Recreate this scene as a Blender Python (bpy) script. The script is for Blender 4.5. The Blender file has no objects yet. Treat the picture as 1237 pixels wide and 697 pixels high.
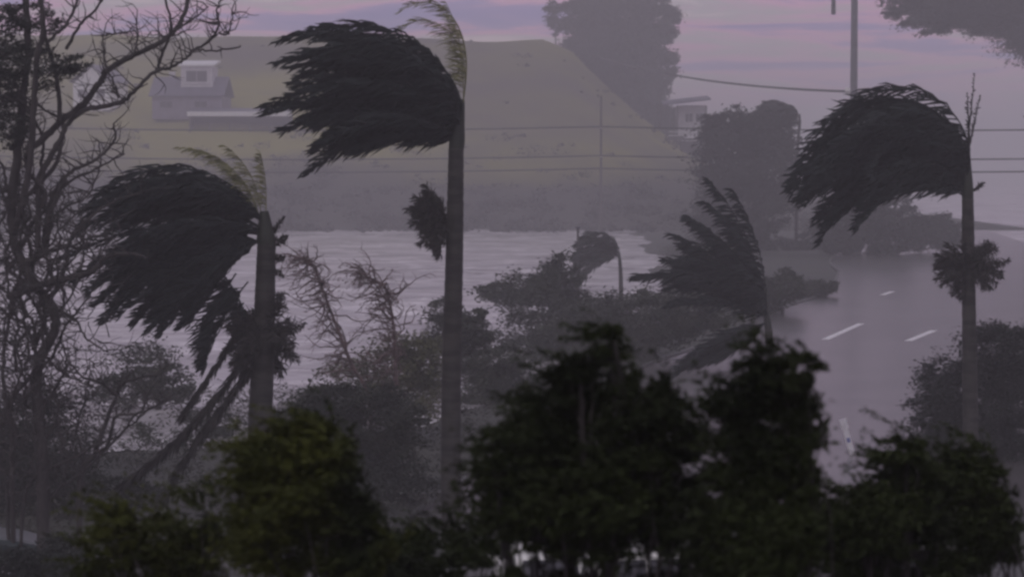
import bpy, math, random
import numpy as np
from mathutils import Vector

R = math.radians
sc = bpy.context.scene
col = sc.collection

# ------------------------------------------------------------------ camera
W, H, F = 1237.0, 697.0, 2790.0
CAM_Z, HORIZON = 9.0, 200.0
PITCH = math.atan((H / 2 - HORIZON) / F)
cd = bpy.data.cameras.new('camera')
cd.sensor_width = 36.0
cd.lens = F / W * 36.0
cd.clip_start, cd.clip_end = 0.5, 9000
cd.dof.use_dof = True
cd.dof.focus_distance = 62
cd.dof.aperture_fstop = 4.0
cam = bpy.data.objects.new('camera', cd)
col.objects.link(cam)
cam.location = (0, 0, CAM_Z)
cam.rotation_euler = (math.pi / 2 - PITCH, 0, 0)
sc.camera = cam

# ------------------------------------------------------------------ sky, sun, exposure
SUN_EL, SUN_AZ = R(48), R(200)
world = bpy.data.worlds.new('World')
sc.world = world
world.use_nodes = True
nt = world.node_tree
nt.nodes.clear()


def N(tree, typ, **kw):
    n = tree.nodes.new(typ)
    for k, v in kw.items():
        setattr(n, k, v)
    return n


def ramp(tree, stops, interp='LINEAR'):
    n = tree.nodes.new('ShaderNodeValToRGB')
    n.color_ramp.interpolation = interp
    el = n.color_ramp.elements
    while len(el) > 1:
        el.remove(el[0])
    el[0].position, el[0].color = stops[0][0], (*stops[0][1], 1)
    for p, c in stops[1:]:
        e = el.new(p)
        e.color = (*c, 1)
    return n


out = N(nt, 'ShaderNodeOutputWorld')
bg = N(nt, 'ShaderNodeBackground')
bg.inputs['Strength'].default_value = 0.1
sky = N(nt, 'ShaderNodeTexSky', sky_type='NISHITA', sun_disc=False)
sky.sun_elevation, sky.sun_rotation = SUN_EL, SUN_AZ
tc = N(nt, 'ShaderNodeTexCoord')
mp = N(nt, 'ShaderNodeMapping')
mp.inputs['Scale'].default_value = (6.5, 6.5, 62.0)
mp.inputs['Rotation'].default_value = (0, R(5), 0)
n1 = N(nt, 'ShaderNodeTexNoise')
n1.inputs['Scale'].default_value = 1.3
n1.inputs['Detail'].default_value = 5
n1.inputs['Roughness'].default_value = .58
n1.inputs['Distortion'].default_value = 0.6
SKY_K = 5.9
cl = ramp(nt, [(0.34, (0.40 * SKY_K, 0.34 * SKY_K, 0.88 * SKY_K)), (0.44, (0.62 * SKY_K, 0.46 * SKY_K, 0.98 * SKY_K)),
               (0.50, (1.32 * SKY_K, 0.66 * SKY_K, 1.04 * SKY_K)), (0.60, (0.86 * SKY_K, 0.76 * SKY_K, 0.86 * SKY_K)), (0.68, (1.45 * SKY_K, 1.12 * SKY_K, 1.22 * SKY_K))])
deck = ramp(nt, [(0.35, (0.655 * SKY_K, 0.60 * SKY_K, 0.725 * SKY_K)), (0.65, (0.865 * SKY_K, 0.79 * SKY_K, 0.955 * SKY_K))])
dk = N(nt, 'ShaderNodeMix', data_type='RGBA')
sepw = N(nt, 'ShaderNodeSeparateXYZ')
el_ = N(nt, 'ShaderNodeMapRange')
el_.inputs['From Min'].default_value, el_.inputs['From Max'].default_value = 0.08, 0.30
mx = N(nt, 'ShaderNodeMix', data_type='RGBA')
mx.inputs['Factor'].default_value = 0.93
L = nt.links.new
L(tc.outputs['Generated'], mp.inputs['Vector'])
L(mp.outputs['Vector'], n1.inputs['Vector'])
L(n1.outputs['Fac'], cl.inputs['Fac'])
L(sky.outputs['Color'], mx.inputs['A'])
L(n1.outputs['Fac'], deck.inputs['Fac'])
L(tc.outputs['Generated'], sepw.inputs[0])
L(sepw.outputs['Z'], el_.inputs['Value'])
L(el_.outputs['Result'], dk.inputs['Factor'])
L(cl.outputs['Color'], dk.inputs['A'])
L(deck.outputs['Color'], dk.inputs['B'])
L(dk.outputs['Result'], mx.inputs['B'])
L(mx.outputs['Result'], bg.inputs['Color'])
L(bg.outputs['Background'], out.inputs['Surface'])

sd = bpy.data.lights.new('sun', 'SUN')
sd.energy, sd.angle, sd.color = 0.5, R(25), (1.0, 0.95, 0.9)
sun = bpy.data.objects.new('sun', sd)
col.objects.link(sun)
sv = Vector((math.sin(SUN_AZ) * math.cos(SUN_EL), math.cos(SUN_AZ) * math.cos(SUN_EL), math.sin(SUN_EL)))
sun.rotation_euler = sv.to_track_quat('Z', 'Y').to_euler()

sc.render.engine = 'CYCLES'
sc.view_settings.view_transform = 'Standard'
sc.view_settings.look = 'None'
sc.view_settings.exposure = 0.0
sc.view_settings.gamma = 1.0
sc.cycles.use_denoising = True
sc.cycles.max_bounces = 5
sc.cycles.diffuse_bounces = 2
sc.cycles.glossy_bounces = 2
sc.cycles.volume_bounces = 1
sc.cycles.transparent_max_bounces = 4
sc.cycles.filter_width = 2.8


# ------------------------------------------------------------------ pixels and terrain
def ray(px, py):
    a, b = (px - W / 2) / F, (H / 2 - py) / F
    return np.array([a, math.cos(PITCH) + b * math.sin(PITCH), -math.sin(PITCH) + b * math.cos(PITCH)])


def at(px, py, d):
    """world point seen at photograph pixel (px, py) at distance d along the ground"""
    r = ray(px, py)
    return np.array([0, 0, CAM_Z]) + r * (d / r[1])


HX = [-3300, -580, -250, -90, -50, -17, 6, 12, 18.5, 25.5, 35, 52, 76, 110, 4000]
HZ = [30, 32, 35, 34.3, 34, 33.5, 33.2, 30.8, 24.4, 18.2, 11.6, 5.0, 0, 0, 0]


def hill_z(x, y):
    x, y = np.asarray(x, float), np.asarray(y, float)
    zc = np.interp(x, HX, HZ)
    t = np.clip((y - 316) / (450 - 316), 0, 1)
    s = 0.55 * t + 0.45 * t * t * (3 - 2 * t)
    s = s * np.clip((y - 316) / 14, 0, 1) ** 0.5
    back = np.clip((y - 530) / 900, 0, 1)
    n = .55 * np.sin(x * .21 + 1.3 * np.sin(y * .035)) * np.sin(y * .06 + x * .09) + 0.5 * np.sin(x * .05 + y * .021) + 0.35 * np.sin(x * .13 - y * .043) + .2 * np.sin(x * .31 + y * .11)
    n = n * (1 - .5 * t)
    return zc * s * (1 - back * .7) + n * np.clip(s * 3, 0, 1) * np.clip(zc / 10, 0, 1) - (s <= 0) * .4 - .3 * (zc <= .01)


def hit(px, py):
    """first terrain point under a photograph pixel"""
    r = ray(px, py)
    for d in np.arange(12, 1500, .5):
        p = np.array([0, 0, CAM_Z]) + r * (d / r[1])
        if p[2] <= max(0.0, float(hill_z(p[0], p[1]))):
            p[2] = max(0.0, float(hill_z(p[0], p[1])))
            return p
    return at(px, py, 900)


# ------------------------------------------------------------------ object helpers
def tag(o, label=None, cat=None, group=None, kind=None):
    if label: o['label'] = label
    if cat: o['category'] = cat
    if group: o['group'] = group
    if kind: o['kind'] = kind
    return o


def thing(name, label, cat, loc, rz=0.0, group=None):
    o = bpy.data.objects.new(name, None)
    o.empty_display_size = .3
    col.objects.link(o)
    o.location = tuple(float(v) for v in loc)
    o.rotation_euler = (0, 0, rz)
    return tag(o, label, cat, group)


class MB:
    """collects verts and faces, then links ONE mesh object"""

    def __init__(self):
        self.v, self.f, self.n = [], [], 0

    def add(self, v, f):
        v = np.asarray(v, float).reshape(-1, 3)
        self.v.append(v)
        self.f.extend([tuple(int(i) + self.n for i in q) for q in f])
        self.n += len(v)

    def quads(self, v):
        """v: (k,4,3)"""
        k = len(v)
        base = self.n
        self.v.append(np.asarray(v, float).reshape(-1, 3))
        idx = (np.arange(k * 4).reshape(k, 4) + base)
        self.f.extend(map(tuple, idx.tolist()))
        self.n += 4 * k

    def box(self, c, s, rz=0.0):
        c, s = np.array(c, float), np.array(s, float) / 2
        p = np.array([[x, y, z] for z in (-1, 1) for y in (-1, 1) for x in (-1, 1)], float) * s
        if rz:
            ca, sa = math.cos(rz), math.sin(rz)
            p = np.stack([p[:, 0] * ca - p[:, 1] * sa, p[:, 0] * sa + p[:, 1] * ca, p[:, 2]], 1)
        self.add(p + c, [(0, 2, 3, 1), (4, 5, 7, 6), (0, 1, 5, 4), (2, 6, 7, 3), (0, 4, 6, 2), (1, 3, 7, 5)])

    def tube(self, pts, rad, sides=6, caps=True):
        pts = np.asarray(pts, float)
        k = len(pts)
        rad = np.broadcast_to(np.asarray(rad, float), (k,))
        tan = np.gradient(pts, axis=0)
        tan /= np.linalg.norm(tan, axis=1, keepdims=True) + 1e-9
        ref = np.array([0, 1, 0.]) if abs(tan[0][1]) < .8 else np.array([1., 0, 0])
        vs = []
        for i in range(k):
            a = np.cross(tan[i], ref)
            a /= np.linalg.norm(a) + 1e-9
            b = np.cross(tan[i], a)
            th = np.arange(sides) * 2 * math.pi / sides
            vs.append(pts[i] + rad[i] * (np.cos(th)[:, None] * a + np.sin(th)[:, None] * b))
        fs = []
        for i in range(k - 1):
            for j in range(sides):
                q = (j + 1) % sides
                fs.append((i * sides + j, i * sides + q, (i + 1) * sides + q, (i + 1) * sides + j))
        if caps:
            fs.append(tuple(range(sides))[::-1])
            fs.append(tuple((k - 1) * sides + j for j in range(sides)))
        self.add(np.concatenate(vs), fs)

    def build(self, name, mat, parent=None, origin=None, smooth=False):
        v = np.concatenate(self.v) if self.v else np.zeros((0, 3))
        if origin is not None:
            v = v - np.asarray(origin, float)
        me = bpy.data.meshes.new(name)
        me.from_pydata(v.tolist(), [], self.f)
        me.materials.append(mat)
        if smooth:
            me.polygons.foreach_set('use_smooth', [True] * len(me.polygons))
        o = bpy.data.objects.new(name, me)
        col.objects.link(o)
        if parent:
            o.parent = parent
        elif origin is not None:
            o.location = tuple(origin)
        return o


def spline(pts, n):
    """smooth curve through points"""
    pts = np.asarray(pts, float)
    k = len(pts)
    t = np.linspace(0, k - 1, n)
    res = []
    for u in t:
        i = min(int(u), k - 2)
        w = u - i
        p0, p1, p2, p3 = pts[max(i - 1, 0)], pts[i], pts[i + 1], pts[min(i + 2, k - 1)]
        res.append(.5 * (2 * p1 + (p2 - p0) * w + (2 * p0 - 5 * p1 + 4 * p2 - p3) * w ** 2 + (3 * p1 - p0 - 3 * p2 + p3) * w ** 3))
    return np.array(res)


def unit(v):
    return v / (np.linalg.norm(v, axis=-1, keepdims=True) + 1e-9)


# ------------------------------------------------------------------ materials
def mat(name, c1, c2=None, scale=3.0, rough=.7, stretch=(1, 1, 1), bump=0.0, bscale=None, spec=.4, metallic=0.0, mid=(.4, .62), detail=4):
    m = bpy.data.materials.new(name)
    m.use_nodes = True
    t = m.node_tree
    b = t.nodes['Principled BSDF']
    b.inputs['Roughness'].default_value = rough
    b.inputs['Specular IOR Level'].default_value = spec
    b.inputs['Metallic'].default_value = metallic
    co = N(t, 'ShaderNodeTexCoord')
    ma = N(t, 'ShaderNodeMapping')
    ma.inputs['Scale'].default_value = stretch
    no = N(t, 'ShaderNodeTexNoise')
    no.inputs['Scale'].default_value = scale
    no.inputs['Detail'].default_value = detail
    rp = ramp(t, [(mid[0], c1), (mid[1], c2 or tuple(x * .75 for x in c1))])
    t.links.new(co.outputs['Object'], ma.inputs['Vector'])
    t.links.new(ma.outputs['Vector'], no.inputs['Vector'])
    t.links.new(no.outputs['Fac'], rp.inputs['Fac'])
    t.links.new(rp.outputs['Color'], b.inputs['Base Color'])
    if bump:
        n2 = N(t, 'ShaderNodeTexNoise')
        n2.inputs['Scale'].default_value = bscale or scale * 4
        n2.inputs['Detail'].default_value = 6
        bp = N(t, 'ShaderNodeBump')
        bp.inputs['Strength'].default_value = bump
        t.links.new(ma.outputs['Vector'], n2.inputs['Vector'])
        t.links.new(n2.outputs['Fac'], bp.inputs['Height'])
        t.links.new(bp.outputs['Normal'], b.inputs['Normal'])
    return m


M = {}
M['palm_trunk'] = mat('palm_bark', (.050, .046, .042), (.020, .019, .018), 3.5, .75, (.5, .5, 2.0), .5, 18)
M['shaft'] = mat('palm_crownshaft', (.030, .036, .026), (.02, .024, .02), 4, .6, (1, 1, .3))
M['frond'] = mat('palm_frond', (.026, .034, .033), (.016, .021, .021), 6, .7, spec=.15)
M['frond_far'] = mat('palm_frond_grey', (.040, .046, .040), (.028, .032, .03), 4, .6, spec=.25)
M['frond_pale'] = mat('palm_frond_young', (.24, .24, .10), (.14, .15, .07), 5, .6)
M['dead'] = mat('palm_frond_dead', (.045, .042, .038), (.03, .029, .028), 6, .75, spec=.2)
M['bark'] = mat('tree_bark', (.060, .054, .052), (.035, .032, .033), 5, .8, (1, 1, .3), .6, 20)
M['twig'] = mat('reddish_twig', (.15, .10, .10), (.09, .07, .065), 6, .8)
M['leaf_fore'] = mat('foreground_leaf', (.027, .037, .010), (.012, .017, .006), 2.2, .6, spec=.12)
M['leaf_olive'] = mat('olive_leaf', (.064, .074, .014), (.018, .025, .008), 2.6, .6, spec=.12)
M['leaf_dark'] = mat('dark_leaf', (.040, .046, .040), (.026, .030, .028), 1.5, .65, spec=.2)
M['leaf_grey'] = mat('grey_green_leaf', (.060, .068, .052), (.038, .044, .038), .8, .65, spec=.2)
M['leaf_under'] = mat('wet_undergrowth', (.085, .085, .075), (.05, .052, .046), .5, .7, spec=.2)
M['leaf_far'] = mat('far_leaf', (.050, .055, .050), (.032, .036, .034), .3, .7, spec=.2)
M['leaf_shrub'] = mat('olive_shrub_leaf', (.12, .125, .065), (.06, .066, .04), 1.2, .6, spec=.2)
M['white'] = mat('white_paint', (.78, .78, .78), (.66, .66, .67), 3, .45)
M['post_white'] = mat('gloss_white_plastic', (.90, .90, .91), (.86, .86, .88), 3, .2, spec=.6)
M['cream'] = mat('pale_wall', (.58, .56, .58), (.48, .46, .49), 1.2, .7)
M['mauve'] = mat('mauve_wall', (.20, .18, .23), (.16, .14, .18), 1.2, .7)
M['roof'] = mat('slate_roof', (.105, .095, .14), (.075, .07, .10), .8, .55)
M['dark_wood'] = mat('dark_timber', (.06, .055, .06), (.04, .038, .042), 3, .7)
M['glass'] = mat('window_glass', (.05, .05, .06), (.04, .04, .05), 2, .1, spec=.6)
M['pole'] = mat('weathered_pole', (.11, .10, .10), (.07, .066, .068), 4, .8, (1, 1, .1))
M['steel'] = mat('galvanised_steel', (.10, .10, .115), (.07, .07, .08), 2, .6)
M['cable'] = mat('cable', (.04, .04, .042), None, 3, .6)
M['ceramic'] = mat('ceramic', (.75, .74, .70), (.6, .6, .58), 5, .3)
M['car_white'] = mat('white_car_paint', (.80, .81, .76), (.74, .75, .70), 1.5, .25, spec=.5)
M['car_teal'] = mat('dark_teal_car_paint', (.018, .032, .035), (.014, .026, .03), 1.5, .3)
M['tyre'] = mat('tyre_rubber', (.02, .02, .02), None, 6, .8)
M['rim'] = mat('alloy_rim', (.5, .5, .5), (.4, .4, .4), 6, .35, metallic=.8)
M['paint'] = mat('road_paint', (.80, .78, .80), (.62, .60, .62), 3, .5)
M['asphalt'] = mat('wet_asphalt', (.100, .090, .095), (.060, .056, .06), .22, .24, spec=.5, bump=.06, bscale=7, detail=8)
M['carpark'] = mat('car_park_asphalt', (.05, .05, .05), (.035, .035, .035), .6, .5, bump=.08, bscale=14)
M['grass'] = mat('wet_grass_ground', (.048, .050, .042), (.030, .032, .030), .12, .8, bump=.5, bscale=3)
M['scrub'] = mat('hill_scrub', (.050, .048, .046), (.032, .033, .033), .2, .75, spec=.15)


def hill_material():
    m = bpy.data.materials.new('hill_grass')
    m.use_nodes = True
    t = m.node_tree
    b = t.nodes['Principled BSDF']
    b.inputs['Roughness'].default_value = .9
    b.inputs['Specular IOR Level'].default_value = .1
    co = N(t, 'ShaderNodeTexCoord')
    big = N(t, 'ShaderNodeTexNoise')
    big.inputs['Scale'].default_value = .018
    big.inputs['Detail'].default_value = 8
    big.inputs['Roughness'].default_value = .62
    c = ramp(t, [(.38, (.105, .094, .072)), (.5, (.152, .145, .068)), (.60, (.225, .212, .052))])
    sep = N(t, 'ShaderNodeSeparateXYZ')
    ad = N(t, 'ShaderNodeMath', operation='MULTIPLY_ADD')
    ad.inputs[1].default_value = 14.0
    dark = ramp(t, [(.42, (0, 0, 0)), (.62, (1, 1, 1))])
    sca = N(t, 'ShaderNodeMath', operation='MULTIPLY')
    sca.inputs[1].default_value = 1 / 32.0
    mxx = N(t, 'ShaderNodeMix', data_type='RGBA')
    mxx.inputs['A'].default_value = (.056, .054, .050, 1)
    fine = N(t, 'ShaderNodeTexNoise')
    fine.inputs['Scale'].default_value = .5
    fine.inputs['Detail'].default_value = 6
    bp = N(t, 'ShaderNodeBump')
    bp.inputs['Strength'].default_value = .5
    k = t.links.new
    k(co.outputs['Object'], big.inputs['Vector'])
    k(co.outputs['Object'], sep.inputs[0])
    k(co.outputs['Object'], fine.inputs['Vector'])
    k(big.outputs['Fac'], c.inputs['Fac'])
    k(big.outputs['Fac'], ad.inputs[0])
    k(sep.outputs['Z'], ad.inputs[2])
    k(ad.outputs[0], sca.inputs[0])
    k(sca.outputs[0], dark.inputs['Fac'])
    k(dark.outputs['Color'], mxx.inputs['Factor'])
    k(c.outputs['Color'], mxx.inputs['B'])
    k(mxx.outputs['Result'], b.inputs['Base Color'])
    k(fine.outputs['Fac'], bp.inputs['Height'])
    k(bp.outputs['Normal'], b.inputs['Normal'])
    return m


def water_material():
    m = bpy.data.materials.new('flood_water')
    m.use_nodes = True
    t = m.node_tree
    b = t.nodes['Principled BSDF']
    b.inputs['IOR'].default_value = 1.33
    b.inputs['Roughness'].default_value = .22
    co = N(t, 'ShaderNodeTexCoord')
    ma = N(t, 'ShaderNodeMapping')
    ma.inputs['Scale'].default_value = (.075, .085, 1)
    no = N(t, 'ShaderNodeTexNoise')
    no.inputs['Scale'].default_value = 1
    no.inputs['Detail'].default_value = 8
    no.inputs['Roughness'].default_value = .65
    no.inputs['Distortion'].default_value = 2.2
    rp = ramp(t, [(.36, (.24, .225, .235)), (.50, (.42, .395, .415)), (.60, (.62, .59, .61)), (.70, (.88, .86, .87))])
    bp = N(t, 'ShaderNodeBump')
    bp.inputs['Strength'].default_value = .4
    bp.inputs['Distance'].default_value = .4
    k = t.links.new
    k(co.outputs['Object'], ma.inputs['Vector'])
    k(ma.outputs['Vector'], no.inputs['Vector'])
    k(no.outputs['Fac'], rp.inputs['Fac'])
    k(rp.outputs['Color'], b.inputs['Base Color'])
    k(no.outputs['Fac'], bp.inputs['Height'])
    k(bp.outputs['Normal'], b.inputs['Normal'])
    return m


# ------------------------------------------------------------------ the setting
def grid(xs, ys, fz):
    X, Y = np.meshgrid(xs, ys)
    Z = fz(X, Y)
    v = np.stack([X, Y, Z], -1).reshape(-1, 3)
    nx = len(xs)
    f = [(j * nx + i, j * nx + i + 1, (j + 1) * nx + i + 1, (j + 1) * nx + i) for j in range(len(ys) - 1) for i in range(nx - 1)]
    return v, f


def sheet(name, pts, z, m):
    b = MB()
    b.add([(x, y, z) for x, y in pts], [tuple(range(len(pts)))])
    o = b.build(name, m)
    return tag(o, kind='structure')


def setting():
    b = MB()
    v, f = grid(np.array([-3000, -800, -300, -100, 0, 100, 300, 800, 3000.]), np.array([-150, 0, 60, 120, 300, 700, 1500, 4500.]), lambda x, y: x * 0)
    b.add(v, f)
    tag(b.build('ground', M['grass']), kind='structure')
    b = MB()
    xs = np.concatenate([np.linspace(-1500, -240, 30), np.linspace(-230, 180, 140), np.linspace(200, 400, 6)])
    ys = np.concatenate([np.linspace(312, 660, 110), np.linspace(700, 1600, 20)])
    v, f = grid(xs, ys, hill_z)
    b.add(v, f)
    tag(b.build('hill', hill_material(), smooth=True), kind='structure')
    # flood water: wavy sheet
    b = MB()
    xs = np.linspace(-95, 26, 130)
    ys = np.concatenate([np.linspace(74, 150, 90), np.linspace(152, 318, 90)])

    def wz(X, Y):
        return .05 + .10 * np.sin(.35 * X + .9 * Y) * np.sin(.22 * X - .31 * Y) + .07 * np.sin(1.3 * Y + .6 * np.sin(X * .5)) * np.sin(.6 * X + .4 * Y) + .04 * np.sin(2.2 * X + 1.1 * Y)
    X, Y = np.meshgrid(xs, ys)
    edge = np.interp(Y, [74, 90, 120, 200, 318], [-8, 1, 7, 13, 17]) + .8 * np.sin(Y * .12) + .5 * np.sin(Y * .31)
    X2 = -95 + (X + 95) * (edge + 95) / 121
    Y = Y + (1 - np.clip((Y - 74) / 60, 0, 1)) * (4 * np.sin(X2 * .23) + 2.5 * np.sin(X2 * .61 + 1))
    v = np.stack([X2, Y, np.maximum(wz(X2, Y), .006)], -1).reshape(-1, 3)
    nx = len(xs)
    b.add(v, [(j * nx + i, j * nx + i + 1, (j + 1) * nx + i + 1, (j + 1) * nx + i) for j in range(len(ys) - 1) for i in range(nx - 1)])
    tag(b.build('flood_water', water_material(), smooth=True), kind='structure')
    sheet('flooded_flats', [(22, 322), (45, 322), (42, 215), (2500, 215), (2500, 4400), (60, 4400), (44, 700)], .012, water_material())
    # wet road coming towards the viewer on the right, with its kerb
    cl = spline([(50, 338), (48, 322), (38, 240), (28.5, 165), (20.5, 125), (15.5, 96), (12.5, 74), (11, 58)], 50)
    hw = 8.2
    tn = np.gradient(cl, axis=0)
    tn /= np.linalg.norm(tn, axis=1, keepdims=True)
    nr = np.stack([tn[:, 1], -tn[:, 0]], 1)
    nr = np.where(nr[:, :1] < 0, -nr, nr)
    lft, rgt = cl - nr * hw * .85, cl + nr * hw * 2.2
    lft[:, 0] = np.interp(lft[:, 1], [50, 75, 100, 135, 173, 251, 330, 640], [-4, 1, 5.6, 14.5, 24.6, 34.5, 43, 57]) + .35 * np.sin(lft[:, 1] * .17)
    b = MB()
    k = len(cl)
    v = [(x, y, .03) for x, y in lft] + [(x, y, .03) for x, y in rgt]
    b.add(v, [(i, i + 1, k + i + 1, k + i) for i in range(k - 1)])
    road = tag(b.build('road', M['asphalt']), kind='structure')
    b = MB()
    for i in range(k - 1):
        a, c = lft[i], lft[i + 1]
        mid = (a + c) / 2
        b.box((mid[0] - .09, mid[1], .065), (.18, float(np.linalg.norm(c - a)), .13), math.atan2(c[1] - a[1], c[0] - a[0]) - math.pi / 2)
    b.build('kerb', M['carpark'], road)
    for (p, q) in (((997, 411), (1040, 392)), ((1097, 413), (1128, 400)), ((1066, 357), (1078, 353))):
        a, c = hit(*p), hit(*q)
        dirv = unit((c - a)[:2])
        nv = np.array([-dirv[1], dirv[0]]) * .2
        bb = MB()
        z = .036
        bb.add([(a[0] - nv[0], a[1] - nv[1], z), (a[0] + nv[0], a[1] + nv[1], z), (c[0] + nv[0], c[1] + nv[1], z), (c[0] - nv[0], c[1] - nv[1], z)], [(0, 1, 2, 3)])
        bb.build('lane_dash', M['paint'], road)
    sheet('car_park', [(-24, 38), (24, 38), (24, 53), (-24, 53)], .004, M['carpark'])


setting()


# ------------------------------------------------------------------ leaves, crowns and trees
def leaf_cloud(b, rng, blobs, n, ll, lw, wind=(-1, 0, -.15), wf=.9, sub=26, spread=.30, streak=1.7):
    """leaf shaped faces gathered in sprays spread through ellipsoid blobs (cx,cy,cz,rx,ry,rz)"""
    blobs = np.asarray(blobs, float)
    vol = np.prod(blobs[:, 3:], axis=1) ** (2 / 3)
    pr = vol / vol.sum()
    ns = max(3, int(sub * len(blobs)))
    which = rng.choice(len(blobs), ns, p=pr)
    d = unit(rng.normal(size=(ns, 3)))
    rr = rng.uniform(.25, 1, ns)[:, None] ** .5
    sc_ = blobs[which, 3:]
    c = blobs[which, :3] + d * rr * sc_
    size = np.min(sc_, axis=1) * spread * rng.uniform(.6, 1.35, ns)
    li = rng.integers(0, ns, n)
    wv = np.array(wind, float)
    off = rng.normal(size=(n, 3)) * .55
    off *= size[li][:, None]
    along = np.minimum(rng.exponential(.55, n), 1.8)[:, None] * size[li][:, None] * streak
    p = c[li] + off * np.array([1, 1, .75]) + unit(wv) * along
    dirv = unit(unit(wv) * wf + rng.normal(size=(n, 3)) * .62 + d[li] * .25)
    sd_ = unit(np.cross(dirv, unit(rng.normal(size=(n, 3)))))
    s = rng.uniform(.6, 1.3, n)[:, None]
    a0 = p - dirv * ll * .5 * s
    a1 = p + dirv * ll * .5 * s
    nrm = np.cross(dirv, sd_)
    m1 = p + sd_ * lw * .5 * s + nrm * lw * .15
    m2 = p - sd_ * lw * .5 * s + nrm * lw * .15
    b.quads(np.stack([a0, m1, a1, m2], 1))


def limb(b, rng, p, q, r0, r1, wob=.08, sides=6, n=7):
    p, q = np.asarray(p, float), np.asarray(q, float)
    t = np.linspace(0, 1, n)[:, None]
    ln = np.linalg.norm(q - p)
    w = rng.normal(size=(n, 3)) * ln * wob * .5
    w[0] = w[-1] = 0
    bow = np.sin(t * math.pi) * np.array([.03, 0, .02]) * ln
    b.tube(p + (q - p) * t + w + bow, np.linspace(r0, r1, n), sides)


def sprays(b, rng, blobs, count, length, ll, lw, per=24):
    """wind torn leafy shoots trailing from the outside of the crown"""
    blobs = np.asarray(blobs, float)
    w = blobs[:, 3] * blobs[:, 5]
    for k in rng.choice(len(blobs), count, p=w / w.sum()):
        d = unit(rng.normal(size=3) + np.array([-.25, 0, .55]))
        p = blobs[k, :3] + d * blobs[k, 3:] * rng.uniform(.75, 1.0)
        g = unit(d * .55 + np.array([-.45, 0, .45]) + rng.normal(size=3) * .25)
        ln = length * rng.uniform(.5, 1.2)
        pts = [p]
        for _ in range(7):
            g = unit(g + np.array([-.16, 0, -.05]) + rng.normal(size=3) * .08)
            pts.append(pts[-1] + g * ln / 7)
        pts = np.array(pts)
        t = np.sort(rng.uniform(0, 1, per))
        ix = t * 6.99
        i0 = ix.astype(int)
        q = pts[i0] + (pts[i0 + 1] - pts[i0]) * (ix - i0)[:, None]
        tg = unit(pts[i0 + 1] - pts[i0])
        dv = unit(tg * .8 + rng.normal(size=(per, 3)) * .5 + np.array([-.25, 0, -.05]))
        sd_ = unit(np.cross(dv, rng.normal(size=(per, 3))))
        sz = (1.15 - .5 * t)[:, None] * rng.uniform(.7, 1.2, per)[:, None]
        mid = q + dv * ll * .45 * sz
        b.quads(np.stack([q, mid + sd_ * lw * .5 * sz, q + dv * ll * sz, mid - sd_ * lw * .5 * sz], 1))


def tree(name, label, cat, blobs_px, d, base_px, leaf, n, ll, lw, lm, group=None, seed=1, ry=.8, r=.12, sub=26, spread=.3, wf=.9, depth=.5, streak=1.7, trunk=True, limbs=True, shoots=0, bark='bark'):
    """blobs_px: (px, py, half width px, half height px); all stand at distance d"""
    rng = np.random.default_rng(seed)
    s = d / F
    if base_px is None:
        base = at(blobs_px[0][0], 400, d)
        base[2] = 0
    else:
        base = np.array(base_px, float)
    root = thing(name, label, cat, base, 0, group)
    blobs = []
    for (px, py, hw, hh) in blobs_px:
        dd = d + rng.uniform(-depth, depth) * hw * s
        c = at(px, py, dd)
        blobs.append((*c, hw * s, hw * s * ry, hh * s))
    if trunk:
        b = MB()
        top = np.array(blobs[0][:3])
        crown_low = min(x[2] - x[5] for x in blobs)
        fork = base + (top - base) * .5
        fork[2] = max(base[2] + .3 * (top[2] - base[2]), min(fork[2], crown_low - .1))
        limb(b, rng, base - np.array([0, 0, .15]), fork, r * 1.25, r * .85, .03, 8, 8)
        if limbs:
            for x in blobs:
                q = np.array(x[:3])
                limb(b, rng, fork, q, r * .7, r * .2, .035)
                for _ in range(4):
                    e = q + unit(rng.normal(size=3)) * np.array(x[3:]) * .6
                    limb(b, rng, q + (fork - q) * rng.uniform(.05, .25), e, r * .22, r * .05, .05, 4, 5)
        b.build('trunk', M['bark'], root, base)
    b = MB()
    leaf_cloud(b, rng, blobs, n, ll, lw, wf=wf, sub=sub, spread=spread, streak=streak)
    if shoots:
        sprays(b, rng, blobs, int(shoots * 1.25), 64 * s, ll, lw)
    b.build('crown', lm, root, base)
    return root


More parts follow.
